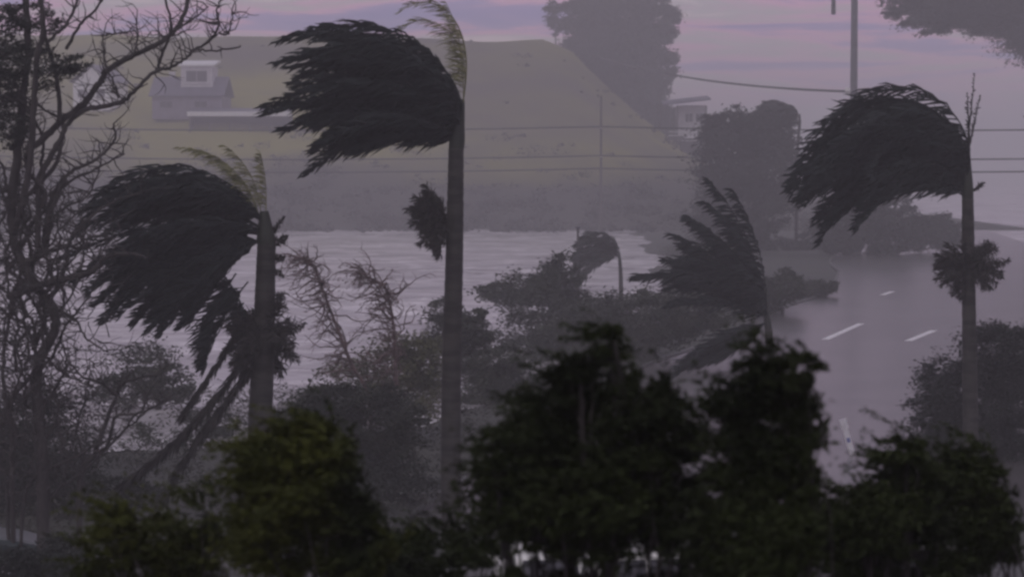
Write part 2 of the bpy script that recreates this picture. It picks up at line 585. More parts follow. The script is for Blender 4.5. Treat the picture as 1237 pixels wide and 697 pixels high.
# ------------------------------------------------------------------ palms
def frond(rng, p0, e0, e1, yaw, ln, nl=64, ll=.75, lw=.05, pw=1.0, wind=(-1, 0, -.25), ww=.5, rr=.022, bare=.07):
    """one palm leaf: arching midrib with wind-swept leaflets; elevations in degrees measured from -x upwards"""
    b = MB()
    k = 26
    t = np.linspace(0, 1, k)
    e = np.radians(e0 + (e1 - e0) * t ** pw)
    yw = np.radians(yaw) * (1 - .5 * t)
    tan = np.stack([-np.cos(e) * np.cos(yw), np.sin(yw), np.sin(e) * np.cos(yw)], 1)
    pts = np.asarray(p0, float) + np.concatenate([[np.zeros(3)], np.cumsum(tan[:-1] * ln / (k - 1), 0)])
    b.tube(pts, np.linspace(rr, rr * .25, k), 5)
    wv = unit(np.array(wind, float))
    for side in (-1, 1):
        tt = np.clip(np.linspace(bare, .995, nl) + rng.normal(size=nl) * .004, bare, .995)
        ix = tt * (k - 1)
        i0 = np.minimum(ix.astype(int), k - 2)
        fr = (ix - i0)[:, None]
        p = pts[i0] * (1 - fr) + pts[i0 + 1] * fr
        tg = unit(tan[i0] * (1 - fr) + tan[i0 + 1] * fr)
        up = np.array([.2, 0, 1.])
        sv_ = unit(np.cross(tg, np.array([0, 1., .25])))
        s2 = unit(np.cross(tg, sv_))
        ph = rng.uniform(-1.0, 1.0, nl)[:, None] + (0 if side > 0 else math.pi)
        sd_ = np.cos(ph) * s2 + np.sin(ph) * sv_
        lens = ll * (.4 + .6 * np.sin(math.pi * np.clip(tt, 0, 1) ** .75)) * rng.uniform(.75, 1.2, nl)
        lens = lens[:, None]
        d1 = unit(tg * .55 + sd_ * .75 + wv * ww)
        d2 = unit(tg * .35 + sd_ * .25 + wv * ww * 1.5 + rng.normal(size=(nl, 3)) * .22)
        d3 = unit(d2 + wv * .4 + np.array([0, 0, -.25]) + rng.normal(size=(nl, 3)) * .28)
        a = p
        m1 = a + d1 * lens * .3
        m2 = m1 + d2 * lens * .38
        tip = m2 + d3 * lens * .36
        wd = unit(np.cross(d2, unit(rng.normal(size=(nl, 3)) + np.array([0, 1.2, 0])))) * lw * .5
        b.quads(np.stack([a - wd * .5, a + wd * .5, m1 + wd, m1 - wd], 1))
        b.quads(np.stack([m1 - wd, m1 + wd, m2 + wd * .9, m2 - wd * .9], 1))
        b.quads(np.stack([m2 - wd * .9, m2 + wd * .9, tip + wd * .08, tip - wd * .08], 1))
    return b


def palm(label, d, trunk_px, width_px, shaft_px, fronds, group, fm, seed, tufts=(), pale=(), spikes=(), nl=64, ll=.75, lw=.05):
    """trunk_px: points from bottom to top; fronds: (e0, e1, yaw, length px, power[, start px])"""
    rng = np.random.default_rng(seed)
    s = d / F
    p = [at(x, y, d) for x, y in trunk_px]
    base = p[0].copy()
    base[2] = 0
    root = thing('palm_tree', label, 'palm tree', base, 0, group)
    path = spline([base - np.array([0, 0, .2])] + p, 90)
    h = np.linspace(0, 1, 90)
    rad = np.interp(h, [0, .05, .5, .9, 1], [1.5, 1.12, 1.08, .86, .82]) * width_px * s / 2
    rad = rad * (1 + .035 * (np.arange(90) % 2)) * (1 + rng.normal(size=90) * .012)
    b = MB()
    b.tube(path, rad, 12)
    b.build('trunk', M['palm_trunk'], root, base, smooth=True)
    top = p[-1]
    st = at(*shaft_px, d)
    sp = spline([top - np.array([0, 0, .05]), top * .6 + st * .4, st], 12)
    b = MB()
    b.tube(sp, np.interp(np.linspace(0, 1, 12), [0, .3, 1], [.43, .46, .20]) * width_px * s * .95, 10)
    b.build('crownshaft', M['shaft'], root, base, smooth=True)
    ax = st - top
    for i, fr in enumerate(fronds):
        e0, e1, yaw, lpx, pw = fr[:5]
        q = top + ax * rng.uniform(.25, .95) if len(fr) < 6 else at(*fr[5], d)
        q = q + np.array([0, rng.uniform(-.08, .08), 0])
        frond(rng, q, e0, e1, yaw, lpx * s, nl, ll, lw, pw).build('frond', fm, root, base)
    for (e0, e1, yaw, lpx, pw, x, y) in pale:
        o = frond(rng, at(x, y, d), e0, e1, yaw, lpx * s, 40, ll * .6, lw * .42, pw, ww=.6, rr=.016, bare=.25).build('frond', M['frond_pale'], root, base)
        o['label'] = 'thin pale yellow green young frond blown upright'
    for (x, y, e, lpx) in spikes:
        frond(rng, at(x, y, d), e, e - 3, 0, lpx * s, 30, .16, .035, 1, ww=.1, rr=.03, bare=.1).build('spear_frond', M['dead'], root, base)
    for (x, y, rpx, cnt, bias) in tufts:
        c = at(x, y, d)
        for j in range(cnt):
            an = 2 * math.pi * j / cnt + rng.uniform(-.3, .3)
            yaw = math.degrees(math.asin(max(-1, min(1, math.sin(an) * .9))))
            left = math.cos(an) > -bias or bias == .25
            e0 = rng.uniform(-80, 85)
            e1 = e0 - rng.uniform(5, 45)
            if not left:
                e0, e1 = 180 - e0, 180 - e1
            o = frond(rng, c + np.array([(-1 if left else 1) * .08, 0, rng.uniform(-.15, .15)]), e0, e1, yaw, rpx * s * rng.uniform(.75, 1.1), 34, .40, lw * .62, 1, ww=.15, rr=.014).build('dead_frond', M['dead'], root, base)
    return root


PG = 'palms bent over by the storm wind'
rng0 = np.random.default_rng(5)
fr = []
for i in range(46):                                    # tallest palm: dense crown streaming to the left
    u = (i % 23) / 22
    e0 = 100 - 72 * u + rng0.uniform(-5, 5)
    e1 = -16 - 14 * u + 9 * math.sin(i * 2.1) + rng0.uniform(-6, 6)
    ln = (285 - 48 * abs(u - .35) * 2) * rng0.uniform(.6, 1.05)
    fr.append((e0, e1, rng0.uniform(-40, 40), ln, rng0.uniform(.62, .8), (556 - 5 * u, 152 + 22 * u)))
palm('tallest palm, dense dark crown streaming left from a bare trunk beside the round bush', 55,
     [(545, 640), (545, 480), (549, 300), (551, 180)], 22, (557, 120), fr, PG, M['frond'], 11,
     tufts=[(541, 266, 46, 34, .25)], pale=[(98, -60, 4, 205, 2.6, 556, 150), (100, -20, -8, 190, 2.2, 556, 145), (99, -80, 12, 190, 2.0, 557, 140), (92, 60, 5, 150, 2.0, 559, 150)], nl=70, ll=.8, lw=.055)

fr = []
for i in range(26):
    u = (i % 13) / 12
    fr.append((66 - 34 * u + rng0.uniform(-6, 6), -52 + 18 * u + rng0.uniform(-8, 8), rng0.uniform(-36, 36), rng0.uniform(180, 265) * (1 - .1 * u), rng0.uniform(.85, 1.05), (317, 268)))
for i in range(34):
    u = (i % 17) / 16
    fr.append((26 - 54 * u + rng0.uniform(-6, 6), -38 - 22 * u + rng0.uniform(-6, 6), rng0.uniform(-36, 36), rng0.uniform(165, 262) * (1 - .35 * u), rng0.uniform(.6, .9), (312, 292)))
for i in range(9):
    fr.append((34 - 3 * i, -26 - 3 * i, rng0.uniform(-45, 45), rng0.uniform(150, 235), rng0.uniform(.6, .9), (316, 276 + i)))
fr.append((-50, -74, 10, 120, 1, (300, 340)))
fr.append((-58, -88, -10, 120, 1, (285, 330)))
fr.append((-130, -100, -10, 85, 1, (268, 330)))
palm('palm with ragged drooping fronds and broken fronds hanging, next to the bare tree', 55,
     [(312, 650), (315, 500), (319, 390), (322, 295)], 27, (319, 255), fr, PG, M['frond'], 12,
     tufts=[(318, 396, 50, 26, 0), (319, 420, 46, 18, 0)], pale=[(88, 30, 5, 115, 1.4, 316, 275), (80, 5, -8, 135, 1.3, 316, 275), (74, 0, 14, 150, 1.2, 315, 270), (95, 75, 0, 90, 1.4, 320, 275)], nl=60, ll=.75, lw=.052, spikes=[(326, 300, 150, 24), (326, 292, 165, 22), (324, 306, 205, 20), (326, 286, 128, 30), (325, 318, 225, 24), (326, 312, 175, 18)])

fr = []
for i in range(24):
    u = i / 23
    fr.append((93 - 62 * u + rng0.uniform(-4, 4), 50 - 66 * u + rng0.uniform(-8, 8), rng0.uniform(-32, 32), rng0.uniform(125, 182) * (1 - .04 * u), 1.1))
for i in range(6):
    fr.append((-12 - 7 * i, -48 + 7 * i, rng0.uniform(-20, 20), 132 - 8 * i, 1, (924, 390)))
palm('smaller slanting palm with fronds fanned up and left behind the dark treetops', 84,
     [(932, 520), (931, 460), (930, 425), (928, 395)], 11, (925, 372), fr, PG, M['frond'], 13, nl=56, ll=.95, lw=.07)

fr = []
for i in range(44):
    u = (i % 22) / 21
    e0 = 98 - 66 * u + rng0.uniform(-5, 5)
    e1 = -78 + 22 * u + rng0.uniform(-9, 9)
    fr.append((e0, e1, rng0.uniform(-34, 34), (306 - 110 * u) * rng0.uniform(.70, 1.04), rng0.uniform(.85, 1.05), (1168 - 2 * u, 216 + 22 * u)))
for i in range(7):
    fr.append((62 - 5 * i, -66 + 3 * i, rng0.uniform(-20, 20), 262 - 9 * i, .95, (1166, 222)))
palm('palm nearest the right edge, rounded crown swept left above a shaggy trunk tuft', 66,
     [(1174, 600), (1172, 480), (1170, 330), (1169, 240)], 17, (1167, 170), fr, PG, M['frond'], 14,
     tufts=[(1170, 322, 42, 34, 0)], nl=64, ll=.85, lw=.058, spikes=[(1167, 185, 97, 95), (1171, 190, 89, 78), (1169, 185, 103, 70), (1172, 232, 150, 20), (1164, 232, 28, 20)])

fr = [(95 - 9 * i, -35 - 3 * i + rng0.uniform(-8, 8), rng0.uniform(-30, 30), 62, .8) for i in range(12)]
palm('small far palm in the haze beside a thin pole above the water', 150,
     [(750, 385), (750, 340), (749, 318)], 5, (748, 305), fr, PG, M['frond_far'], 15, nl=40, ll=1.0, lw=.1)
fr = [(75 - 7 * i, -40 - 3 * i + rng0.uniform(-8, 8), rng0.uniform(-30, 30), 60, .8) for i in range(12)]
palm('far palm whose bent crown shows over the round grey tree', 246,
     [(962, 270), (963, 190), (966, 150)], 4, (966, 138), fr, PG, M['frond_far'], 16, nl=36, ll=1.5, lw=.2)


# broken fronds hanging from the second palm
def hanging():
    rng = np.random.default_rng(3)
    root = [o for o in col.objects if o.name.startswith('palm_tree') and 'broken' in o.get('label', '')][0]
    base = np.array(root.location)
    for (pts, r_) in (([(304, 428), (262, 478), (215, 530), (150, 585)], 1.0), ([(306, 440), (270, 490), (230, 545), (190, 615)], .9), ([(298, 380), (262, 440), (222, 500)], .6)):
        path = spline([at(x, y, 55 - .3 * i) for i, (x, y) in enumerate(pts)], 60)
        b = MB()
        b.tube(path, np.linspace(.03, .012, 60), 5)
        tg = unit(np.gradient(path, axis=0))
        for _ in range(7):
            nn = len(path)
            sd_ = unit(rng.normal(size=(nn, 3)))
            d1 = unit(tg * .9 + sd_ * .5 + np.array([-.15, 0, -.35]))
            ln = rng.uniform(.35, .6, nn)[:, None] * r_
            w = unit(np.cross(d1, rng.normal(size=(nn, 3)))) * .028
            m = path + d1 * ln * .5
            tip = m + unit(d1 + np.array([0, 0, -.4])) * ln * .5
            b.quads(np.stack([path - w * .5, path + w * .5, m + w, m - w], 1))
            b.quads(np.stack([m - w, m + w, tip + w * .1, tip - w * .1], 1))
        o = b.build('broken_frond', M['dead'], root, base)


hanging()


# ------------------------------------------------------------------ the bare tree on the left
def bare_tree():
    rng = np.random.default_rng(21)
    d = 50.0
    s = d / F
    base = at(50, 690, d)
    base[2] = 0
    root = thing('bare_tree', 'tall storm stripped tree with twisting bare branches at the left edge', 'tree', base)
    br = [  # pixel path, start width px, end width px
        ([(52, 700), (52, 600), (50, 540), (46, 498), (44, 462), (50, 430), (66, 400), (64, 372), (46, 350)], 17, 11),
        ([(46, 350), (28, 322), (16, 285), (14, 240), (20, 193), (26, 138), (29, 103), (34, 60), (30, -20)], 13, 8),
        ([(16, 285), (30, 235), (38, 180), (41, 120), (45, 69), (52, 34), (46, -20)], 9, 6),
        ([(31, 183), (48, 172), (72, 148), (100, 127), (120, 100), (129, 86), (162, 67), (193, 52), (210, 38), (224, 14), (228, -20)], 9, 5),
        ([(30, 320), (52, 303), (57, 272), (62, 241), (78, 215)], 12, 6),
        ([(45, 300), (47, 238), (52, 207), (69, 176), (83, 148), (103, 134), (138, 126), (152, 120), (169, 103), (189, 86), (207, 81), (227, 69), (234, 60), (255, 62), (290, 57)], 8, 2),
        ([(236, 60), (255, 48), (264, 31), (262, 14), (270, -5)], 3.5, 2),
        ([(264, 40), (276, 41), (280, 17)], 2.8, 1.5),
        ([(189, 86), (196, 65), (207, 34), (198, -10)], 4, 2.5),
        ([(57, 272), (69, 238), (83, 210), (103, 200), (124, 186), (138, 169), (137, 150)], 6, 2.5),
        ([(72, 148), (71, 114), (67, 86), (57, 52), (50, 10)], 6, 4),
        ([(57, 52), (79, 31), (92, 5), (98, -20)], 4.5, 3),
        ([(80, 60), (96, 31), (114, 14), (128, -10)], 4, 2.5),
        ([(129, 86), (125, 59), (124, 42)], 3, 1.5),
        ([(129, 86), (141, 106), (142, 124)], 2.6, 1.5),
        ([(162, 67), (166, 45), (165, 30)], 3, 1.5),
        ([(124, 44), (142, 41), (160, 42)], 2, 1),
        ([(210, 38), (235, 22), (252, 8)], 3, 1.5),
        ([(10, 358), (45, 346), (86, 335), (114, 327), (127, 313), (152, 306), (175, 312)], 10, 3),
        ([(114, 327), (112, 305), (98, 296)], 3, 1.5),
        ([(60, 340), (95, 305), (80, 297), (62, 300)], 2.5, 1.5),
        ([(75, 337), (77, 370), (66, 392)], 4, 3),
        ([(96, 640), (96, 584), (114, 547), (128, 510), (141, 478), (150, 462), (186, 452), (205, 440)], 8, 2),
        ([(114, 547), (130, 538), (139, 505), (160, 500), (179, 495), (203, 481)], 5, 2),
        ([(141, 478), (122, 462), (100, 455), (86, 440)], 4, 2),
        ([(15, 690), (15, 612), (14, 526), (7, 485), (4, 430), (12, 380)], 7, 4),
        ([(48, 498), (66, 470), (80, 440), (76, 415)], 5, 2),
        ([(50, 540), (70, 500), (60, 470), (30, 450)], 4, 2),
        ([(64, 372), (90, 385), (106, 410), (130, 425)], 4, 1.5),
        ([(55, 430), (84, 455), (120, 470)], 3.5, 1.5),
        ([(90, 610), (100, 560), (92, 520), (104, 480)], 5, 2),
    ]
    for _ in range(30):                                 # thinner limbs filling the left edge
        x, y = rng.uniform(-10, 60), rng.uniform(230, 640)
        dx = rng.uniform(-.5, .9)
        pts = [(x, y)]
        for _k in range(6):
            dx = max(-1.4, min(1.6, dx + rng.uniform(-.9, .9)))
            x, y = x + dx * 22, y - rng.uniform(10, 36)
            pts.append((x, y))
        br.append((pts, rng.uniform(3.5, 8), 1.6))
    tw = MB()
    for i, (pts, w0, w1) in enumerate(br):
        off0 = 0 if i < 2 else rng.uniform(-1.2, 1.2)
        k = len(pts)
        p3 = []
        for j, (x, y) in enumerate(pts):
            p3.append(at(x, y, d + off0 * j / (k - 1) + rng.normal() * .03))
        if pts[0][1] >= 600:
            p3[0][2] = -.1
        path = spline(p3, k * 6)
        path[1:-1] += rng.normal(size=path[1:-1].shape) * .012
        rad = np.linspace(w0, w1, len(path)) * s / 2 * (1 + rng.normal(size=len(path)) * .05)
        b = MB()
        b.tube(path, rad, 8)
        b.build('trunk' if i == 0 else 'branch', M['bark'], root, base, smooth=True)
        if i == 0:
            continue
        # twigs
        for _ in range(int(len(path) * .5)):
            j = rng.integers(len(path) // 4, len(path))
            ln = rng.uniform(.25, .95)
            up = rng.uniform(-.1, 1)
            dv = unit(np.array([rng.normal() * .8 - .15, rng.normal() * .6, up]))
            q = path[j]
            pp = [q]
            for _k in range(5):
                dv = unit(dv + rng.normal(size=3) * .33 + np.array([-.06, 0, .05]))
                pp.append(pp[-1] + dv * ln / 5)
            tw.tube(np.array(pp), np.linspace(.016, .004, 6), 4)
            if ln > .5:
                q2 = pp[3]
                dv2 = unit(dv + rng.normal(size=3) * .7)
                tw.tube(np.array([q2, q2 + dv2 * .2, q2 + dv2 * .38 + np.array([-.03, 0, .05])]), [.008, .006, .003], 4)
    # dense twigs low on the left
    for _ in range(620):
        q = at(rng.triangular(-15, 0, 150), rng.uniform(230, 600), d + rng.uniform(-1.5, 1.5))
        dv = unit(np.array([rng.normal(), rng.normal() * .5, rng.normal() + .3]))
        pp = [q]
        ln = rng.uniform(.4, 1.1)
        for _k in range(6):
            dv = unit(dv + rng.normal(size=3) * .4)
            pp.append(pp[-1] + dv * ln / 6)
        tw.tube(np.array(pp), np.linspace(.014, .004, 7), 4)
    o = tw.build('twigs', M['bark'], root, base)
    o['kind'] = 'stuff'
    b = MB()
    blobs = []
    for (px, py, hw, hh) in [(30, 45, 32, 26), (50, 85, 48, 28), (92, 80, 18, 20), (22, 150, 20, 35), (42, 20, 40, 20), (8, 100, 20, 50)]:
        c = at(px, py, d + rng.uniform(-.5, .5))
        blobs.append((*c, hw * s, .5, hh * s))
    leaf_cloud(b, rng, blobs, 9000, .10, .035, sub=20, spread=.35)
    blobs = [(*at(px, py, d + .6), 34 * s, .6, 40 * s) for px, py in ((20, 430), (60, 470), (30, 520), (100, 500), (20, 580), (80, 570), (120, 440))]
    leaf_cloud(b, rng, blobs, 3500, .09, .03, sub=20, spread=.35)
    b.build('leaves', M['leaf_dark'], root, base)


bare_tree()


# ------------------------------------------------------------------ reddish saplings
def sapling(label, path_px, d, seed, side):
    rng = np.random.default_rng(seed)
    p = [at(x, y, d) for x, y in path_px]
    base = p[0].copy()
    base[2] = 0
    root = thing('bare_sapling', label, 'sapling', base, 0, 'bare reddish saplings over the water')
    path = spline([base] + p, 70)
    b = MB()
    b.tube(path, np.linspace(.075, .018, 70), 7)
    b.build('stem', M['twig'], root, base, smooth=True)
    b = MB()
    for _ in range(120):
        j = rng.integers(18, 69)
        dv = unit(np.array([-.35 + rng.normal() * .8, rng.normal() * .6, .25 + rng.normal() * .7]))
        pp = [path[j]]
        ln = rng.uniform(.5, 2.3) * (1.15 - j / 100)
        for _k in range(7):
            dv = unit(dv + rng.normal(size=3) * .34 + np.array([-.12, 0, -.04]))
            pp.append(pp[-1] + dv * ln / 7)
        b.tube(np.array(pp), np.linspace(.024, .008, 8), 4)
        for _k in range(3):
            q = pp[rng.integers(2, 8)]
            d2 = unit(dv + rng.normal(size=3) * .6)
            b.tube(np.array([q, q + d2 * .15, q + d2 * .3 + np.array([-.05, 0, -.02])]), [.01, .007, .004], 4)
    o = b.build('twigs', M['twig'], root, base)
    o['kind'] = 'stuff'
    b = MB()
    blobs = [(*(path[j] + np.array([-.35, 0, -.05])), .5, .4, .35) for j in range(25, 70, 8)]
    leaf_cloud(b, rng, blobs, 170, .13, .03, sub=10, spread=.6, wf=.4)
    b.build('leaves', M['twig'], root, base)


sapling('bare reddish sapling bowed left, between the ragged palm and the tallest palm', [(446, 480), (425, 440), (405, 390), (390, 350), (378, 322), (362, 312)], 72, 31, -1)
sapling('bare reddish sapling with hooked tip, beside the tallest palm trunk', [(478, 480), (478, 440), (475, 390), (466, 350), (450, 338), (432, 328)], 72, 32, -1)


# ------------------------------------------------------------------ hillside, far and middle trees
FT = 'dark wind blown treetops in front'
tree('treetop', 'largest dark bushy treetop, peaked, in the middle of the front row', 'tree',
     [(725, 560, 105, 70), (738, 452, 48, 46), (742, 412, 22, 24), (660, 560, 60, 55), (682, 488, 44, 26), (645, 535, 46, 22), (700, 445, 22, 18), (785, 480, 34, 26), (800, 525, 54, 44), (820, 575, 48, 50), (625, 600, 40, 42), (735, 630, 125, 36), (680, 640, 60, 24), (850, 640, 40, 40), (730, 590, 120, 50), (700, 705, 30, 24), (845, 700, 50, 40), (618, 690, 22, 30), (730, 665, 60, 16), (600, 575, 18, 24), (850, 560, 24, 30)],
     7.85, (*at(735, 690, 7.85)[:2], 0), 0, 41000, .037, .0125, M['leaf_fore'], FT, 41, r=0.028, sub=20, spread=.33, depth=.8, shoots=260)
tree('treetop', 'narrow upright dark treetop with straight right side below the slanting palm', 'tree',
     [(940, 520, 58, 60), (950, 452, 42, 28), (978, 455, 17, 28), (982, 540, 15, 60), (980, 620, 16, 60), (905, 505, 34, 30), (950, 590, 46, 55), (915, 590, 42, 50), (955, 660, 46, 50), (895, 650, 40, 50)],
     7.39, (*at(940, 690, 7.39)[:2], 0), 0, 19950, .037, .0125, M['leaf_fore'], FT, 42, r=0.022, sub=16, spread=.33, depth=.8, shoots=170)
tree('treetop', 'low rounded dark treetop in front of the wet road', 'tree',
     [(1094, 592, 44, 42), (1096, 548, 26, 22), (1052, 640, 44, 40), (1018, 645, 24, 30), (1115, 610, 45, 45), (1060, 640, 60, 30), (1110, 680, 60, 40), (1040, 690, 36, 30), (1010, 640, 24, 50)],
     8.78, (*at(1080, 690, 8.78)[:2], 0), 0, 14250, .037, .0125, M['leaf_fore'], FT, 43, r=0.022, sub=17, spread=.33, depth=.8, shoots=150)
tree('treetop', 'dark treetop in the bottom right corner under the shaggy palm', 'tree',
     [(1185, 605, 40, 45), (1190, 568, 26, 22), (1160, 590, 28, 34), (1215, 640, 35, 50), (1180, 660, 50, 45)],
     9.24, (*at(1185, 690, 9.24)[:2], 0), 0, 10450, .037, .0125, M['leaf_fore'], FT, 44, r=0.022, sub=17, spread=.33, depth=.8, shoots=100)
tree('treetop', 'olive tinged treetop in front of the ragged palm trunk', 'tree',
     [(375, 590, 72, 52), (395, 535, 46, 34), (345, 560, 44, 34), (410, 560, 36, 44), (330, 620, 50, 45), (420, 620, 44, 34), (380, 655, 90, 45), (450, 660, 40, 36)],
     8.32, (*at(375, 690, 8.32)[:2], 0), 0, 17100, .037, .0125, M['leaf_olive'], FT, 45, r=0.026, sub=18, spread=.33, depth=.8, shoots=190)
tree('treetop', 'low olive treetop beneath the hanging broken fronds', 'tree',
     [(205, 655, 55, 34), (250, 630, 26, 30), (150, 640, 36, 24), (265, 665, 40, 34), (190, 690, 70, 30), (140, 690, 40, 24)],
     9.24, (*at(205, 690, 9.24)[:2], 0), 0, 9025, .037, .0125, M['leaf_olive'], FT, 46, r=0.019, sub=15, spread=.33, depth=.8, shoots=110)
tree('treetop', 'low dark treetop filling the gap left of the largest treetop', 'tree',
     [(540, 665, 56, 26), (500, 670, 46, 28), (585, 655, 32, 30), (540, 695, 90, 26), (470, 690, 50, 26)],
     9.7, (*at(535, 690, 9.7)[:2], 0), 0, 7600, .037, .0125, M['leaf_fore'], FT, 47, r=0.019, sub=15, spread=.33, depth=.8, shoots=90)

# middle distance
MG = 'grey bushes and trees in the haze'


def bush(label, blobs, d, n, seed, m='leaf_grey', ll=None, name='bush', cat='bush', **kw):
    ll = ll or d * .0022
    kw.setdefault('r', .1)
    n = int(n * 3.2)
    kw['sub'] = int(kw.get('sub', 26) * 1.8)
    ll *= .85
    kw.setdefault('limbs', False)
    return tree(name, label, cat, blobs, d, kw.pop('base', None), 0, n, ll, ll * .42, M[m], MG, seed, **kw)


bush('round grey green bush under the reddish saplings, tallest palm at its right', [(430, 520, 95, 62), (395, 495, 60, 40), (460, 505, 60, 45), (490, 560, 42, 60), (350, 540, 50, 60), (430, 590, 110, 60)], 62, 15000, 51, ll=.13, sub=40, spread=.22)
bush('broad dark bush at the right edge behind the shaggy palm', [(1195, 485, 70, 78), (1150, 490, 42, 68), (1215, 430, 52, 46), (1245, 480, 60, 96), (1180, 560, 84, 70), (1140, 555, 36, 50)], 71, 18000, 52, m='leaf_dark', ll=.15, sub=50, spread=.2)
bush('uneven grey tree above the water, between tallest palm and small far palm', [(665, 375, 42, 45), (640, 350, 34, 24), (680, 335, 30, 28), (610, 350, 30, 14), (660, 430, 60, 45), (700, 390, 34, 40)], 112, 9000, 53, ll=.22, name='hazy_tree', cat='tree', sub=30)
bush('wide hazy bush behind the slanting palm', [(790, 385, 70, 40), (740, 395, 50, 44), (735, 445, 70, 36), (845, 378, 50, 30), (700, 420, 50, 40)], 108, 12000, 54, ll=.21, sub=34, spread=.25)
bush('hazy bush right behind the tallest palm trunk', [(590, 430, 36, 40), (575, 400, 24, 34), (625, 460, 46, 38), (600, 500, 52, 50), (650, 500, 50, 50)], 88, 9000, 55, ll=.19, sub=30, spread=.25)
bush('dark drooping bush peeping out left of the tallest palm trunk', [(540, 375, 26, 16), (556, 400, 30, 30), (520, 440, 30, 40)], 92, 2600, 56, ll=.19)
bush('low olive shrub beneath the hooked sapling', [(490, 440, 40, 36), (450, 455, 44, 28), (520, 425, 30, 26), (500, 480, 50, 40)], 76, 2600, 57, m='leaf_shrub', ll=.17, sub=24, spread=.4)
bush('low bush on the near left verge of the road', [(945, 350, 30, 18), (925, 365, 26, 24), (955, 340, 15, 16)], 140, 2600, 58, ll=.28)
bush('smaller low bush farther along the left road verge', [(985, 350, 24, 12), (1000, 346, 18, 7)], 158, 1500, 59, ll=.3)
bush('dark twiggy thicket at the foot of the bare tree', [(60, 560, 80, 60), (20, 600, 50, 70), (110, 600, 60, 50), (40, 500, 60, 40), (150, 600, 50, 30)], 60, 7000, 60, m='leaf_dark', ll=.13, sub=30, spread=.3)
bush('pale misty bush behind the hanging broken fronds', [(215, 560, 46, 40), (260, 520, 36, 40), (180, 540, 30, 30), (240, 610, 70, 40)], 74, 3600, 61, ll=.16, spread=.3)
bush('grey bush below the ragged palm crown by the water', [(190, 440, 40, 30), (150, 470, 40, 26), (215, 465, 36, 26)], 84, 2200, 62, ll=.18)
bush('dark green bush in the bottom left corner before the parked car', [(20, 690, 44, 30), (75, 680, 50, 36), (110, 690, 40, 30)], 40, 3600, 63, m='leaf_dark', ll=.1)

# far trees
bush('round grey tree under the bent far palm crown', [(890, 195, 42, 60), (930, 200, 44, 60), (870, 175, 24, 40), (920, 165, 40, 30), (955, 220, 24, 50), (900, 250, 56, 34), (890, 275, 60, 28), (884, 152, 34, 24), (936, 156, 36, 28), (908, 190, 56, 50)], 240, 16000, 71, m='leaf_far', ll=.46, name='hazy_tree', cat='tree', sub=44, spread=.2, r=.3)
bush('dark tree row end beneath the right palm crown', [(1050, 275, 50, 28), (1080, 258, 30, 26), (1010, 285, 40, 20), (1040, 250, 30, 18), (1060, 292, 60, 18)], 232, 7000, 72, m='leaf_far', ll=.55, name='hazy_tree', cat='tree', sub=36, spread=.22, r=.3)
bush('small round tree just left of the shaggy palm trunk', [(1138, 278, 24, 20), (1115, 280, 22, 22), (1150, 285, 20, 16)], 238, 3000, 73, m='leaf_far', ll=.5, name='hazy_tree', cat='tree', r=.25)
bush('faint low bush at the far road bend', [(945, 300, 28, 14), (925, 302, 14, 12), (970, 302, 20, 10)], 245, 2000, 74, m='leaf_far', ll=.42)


def rise(px, py, d):
    p = at(px, py, d)
    p[2] = max(0, float(hill_z(p[0], p[1]))) - .2
    return p


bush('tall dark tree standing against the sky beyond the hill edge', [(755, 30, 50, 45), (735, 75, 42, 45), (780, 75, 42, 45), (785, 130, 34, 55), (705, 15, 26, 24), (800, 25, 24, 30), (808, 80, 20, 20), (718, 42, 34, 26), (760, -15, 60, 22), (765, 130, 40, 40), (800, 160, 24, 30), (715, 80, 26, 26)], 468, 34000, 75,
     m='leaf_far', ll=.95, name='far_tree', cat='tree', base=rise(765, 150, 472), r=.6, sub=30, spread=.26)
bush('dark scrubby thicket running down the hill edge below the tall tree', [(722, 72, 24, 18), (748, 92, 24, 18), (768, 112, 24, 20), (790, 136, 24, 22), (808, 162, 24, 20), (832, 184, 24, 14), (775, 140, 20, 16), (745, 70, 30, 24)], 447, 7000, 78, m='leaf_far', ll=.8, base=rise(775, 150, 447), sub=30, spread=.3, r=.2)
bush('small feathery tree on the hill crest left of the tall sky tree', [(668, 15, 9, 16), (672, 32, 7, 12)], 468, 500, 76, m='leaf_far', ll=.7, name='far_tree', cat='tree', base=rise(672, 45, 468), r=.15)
bush('huge shadowy tree crown reaching in at the top right corner', [(1150, 0, 66, 36), (1105, 2, 36, 26), (1220, 8, 60, 38), (1270, 20, 60, 60), (1190, -20, 110, 40), (1180, 14, 60, 30), (1215, 22, 40, 24), (1130, 22, 40, 20)], 330, 34000, 77, m='leaf_far', ll=.6, name='far_tree', cat='tree', base=(*at(1330, 290, 330)[:2], 0), r=.7, sub=44, spread=.2)


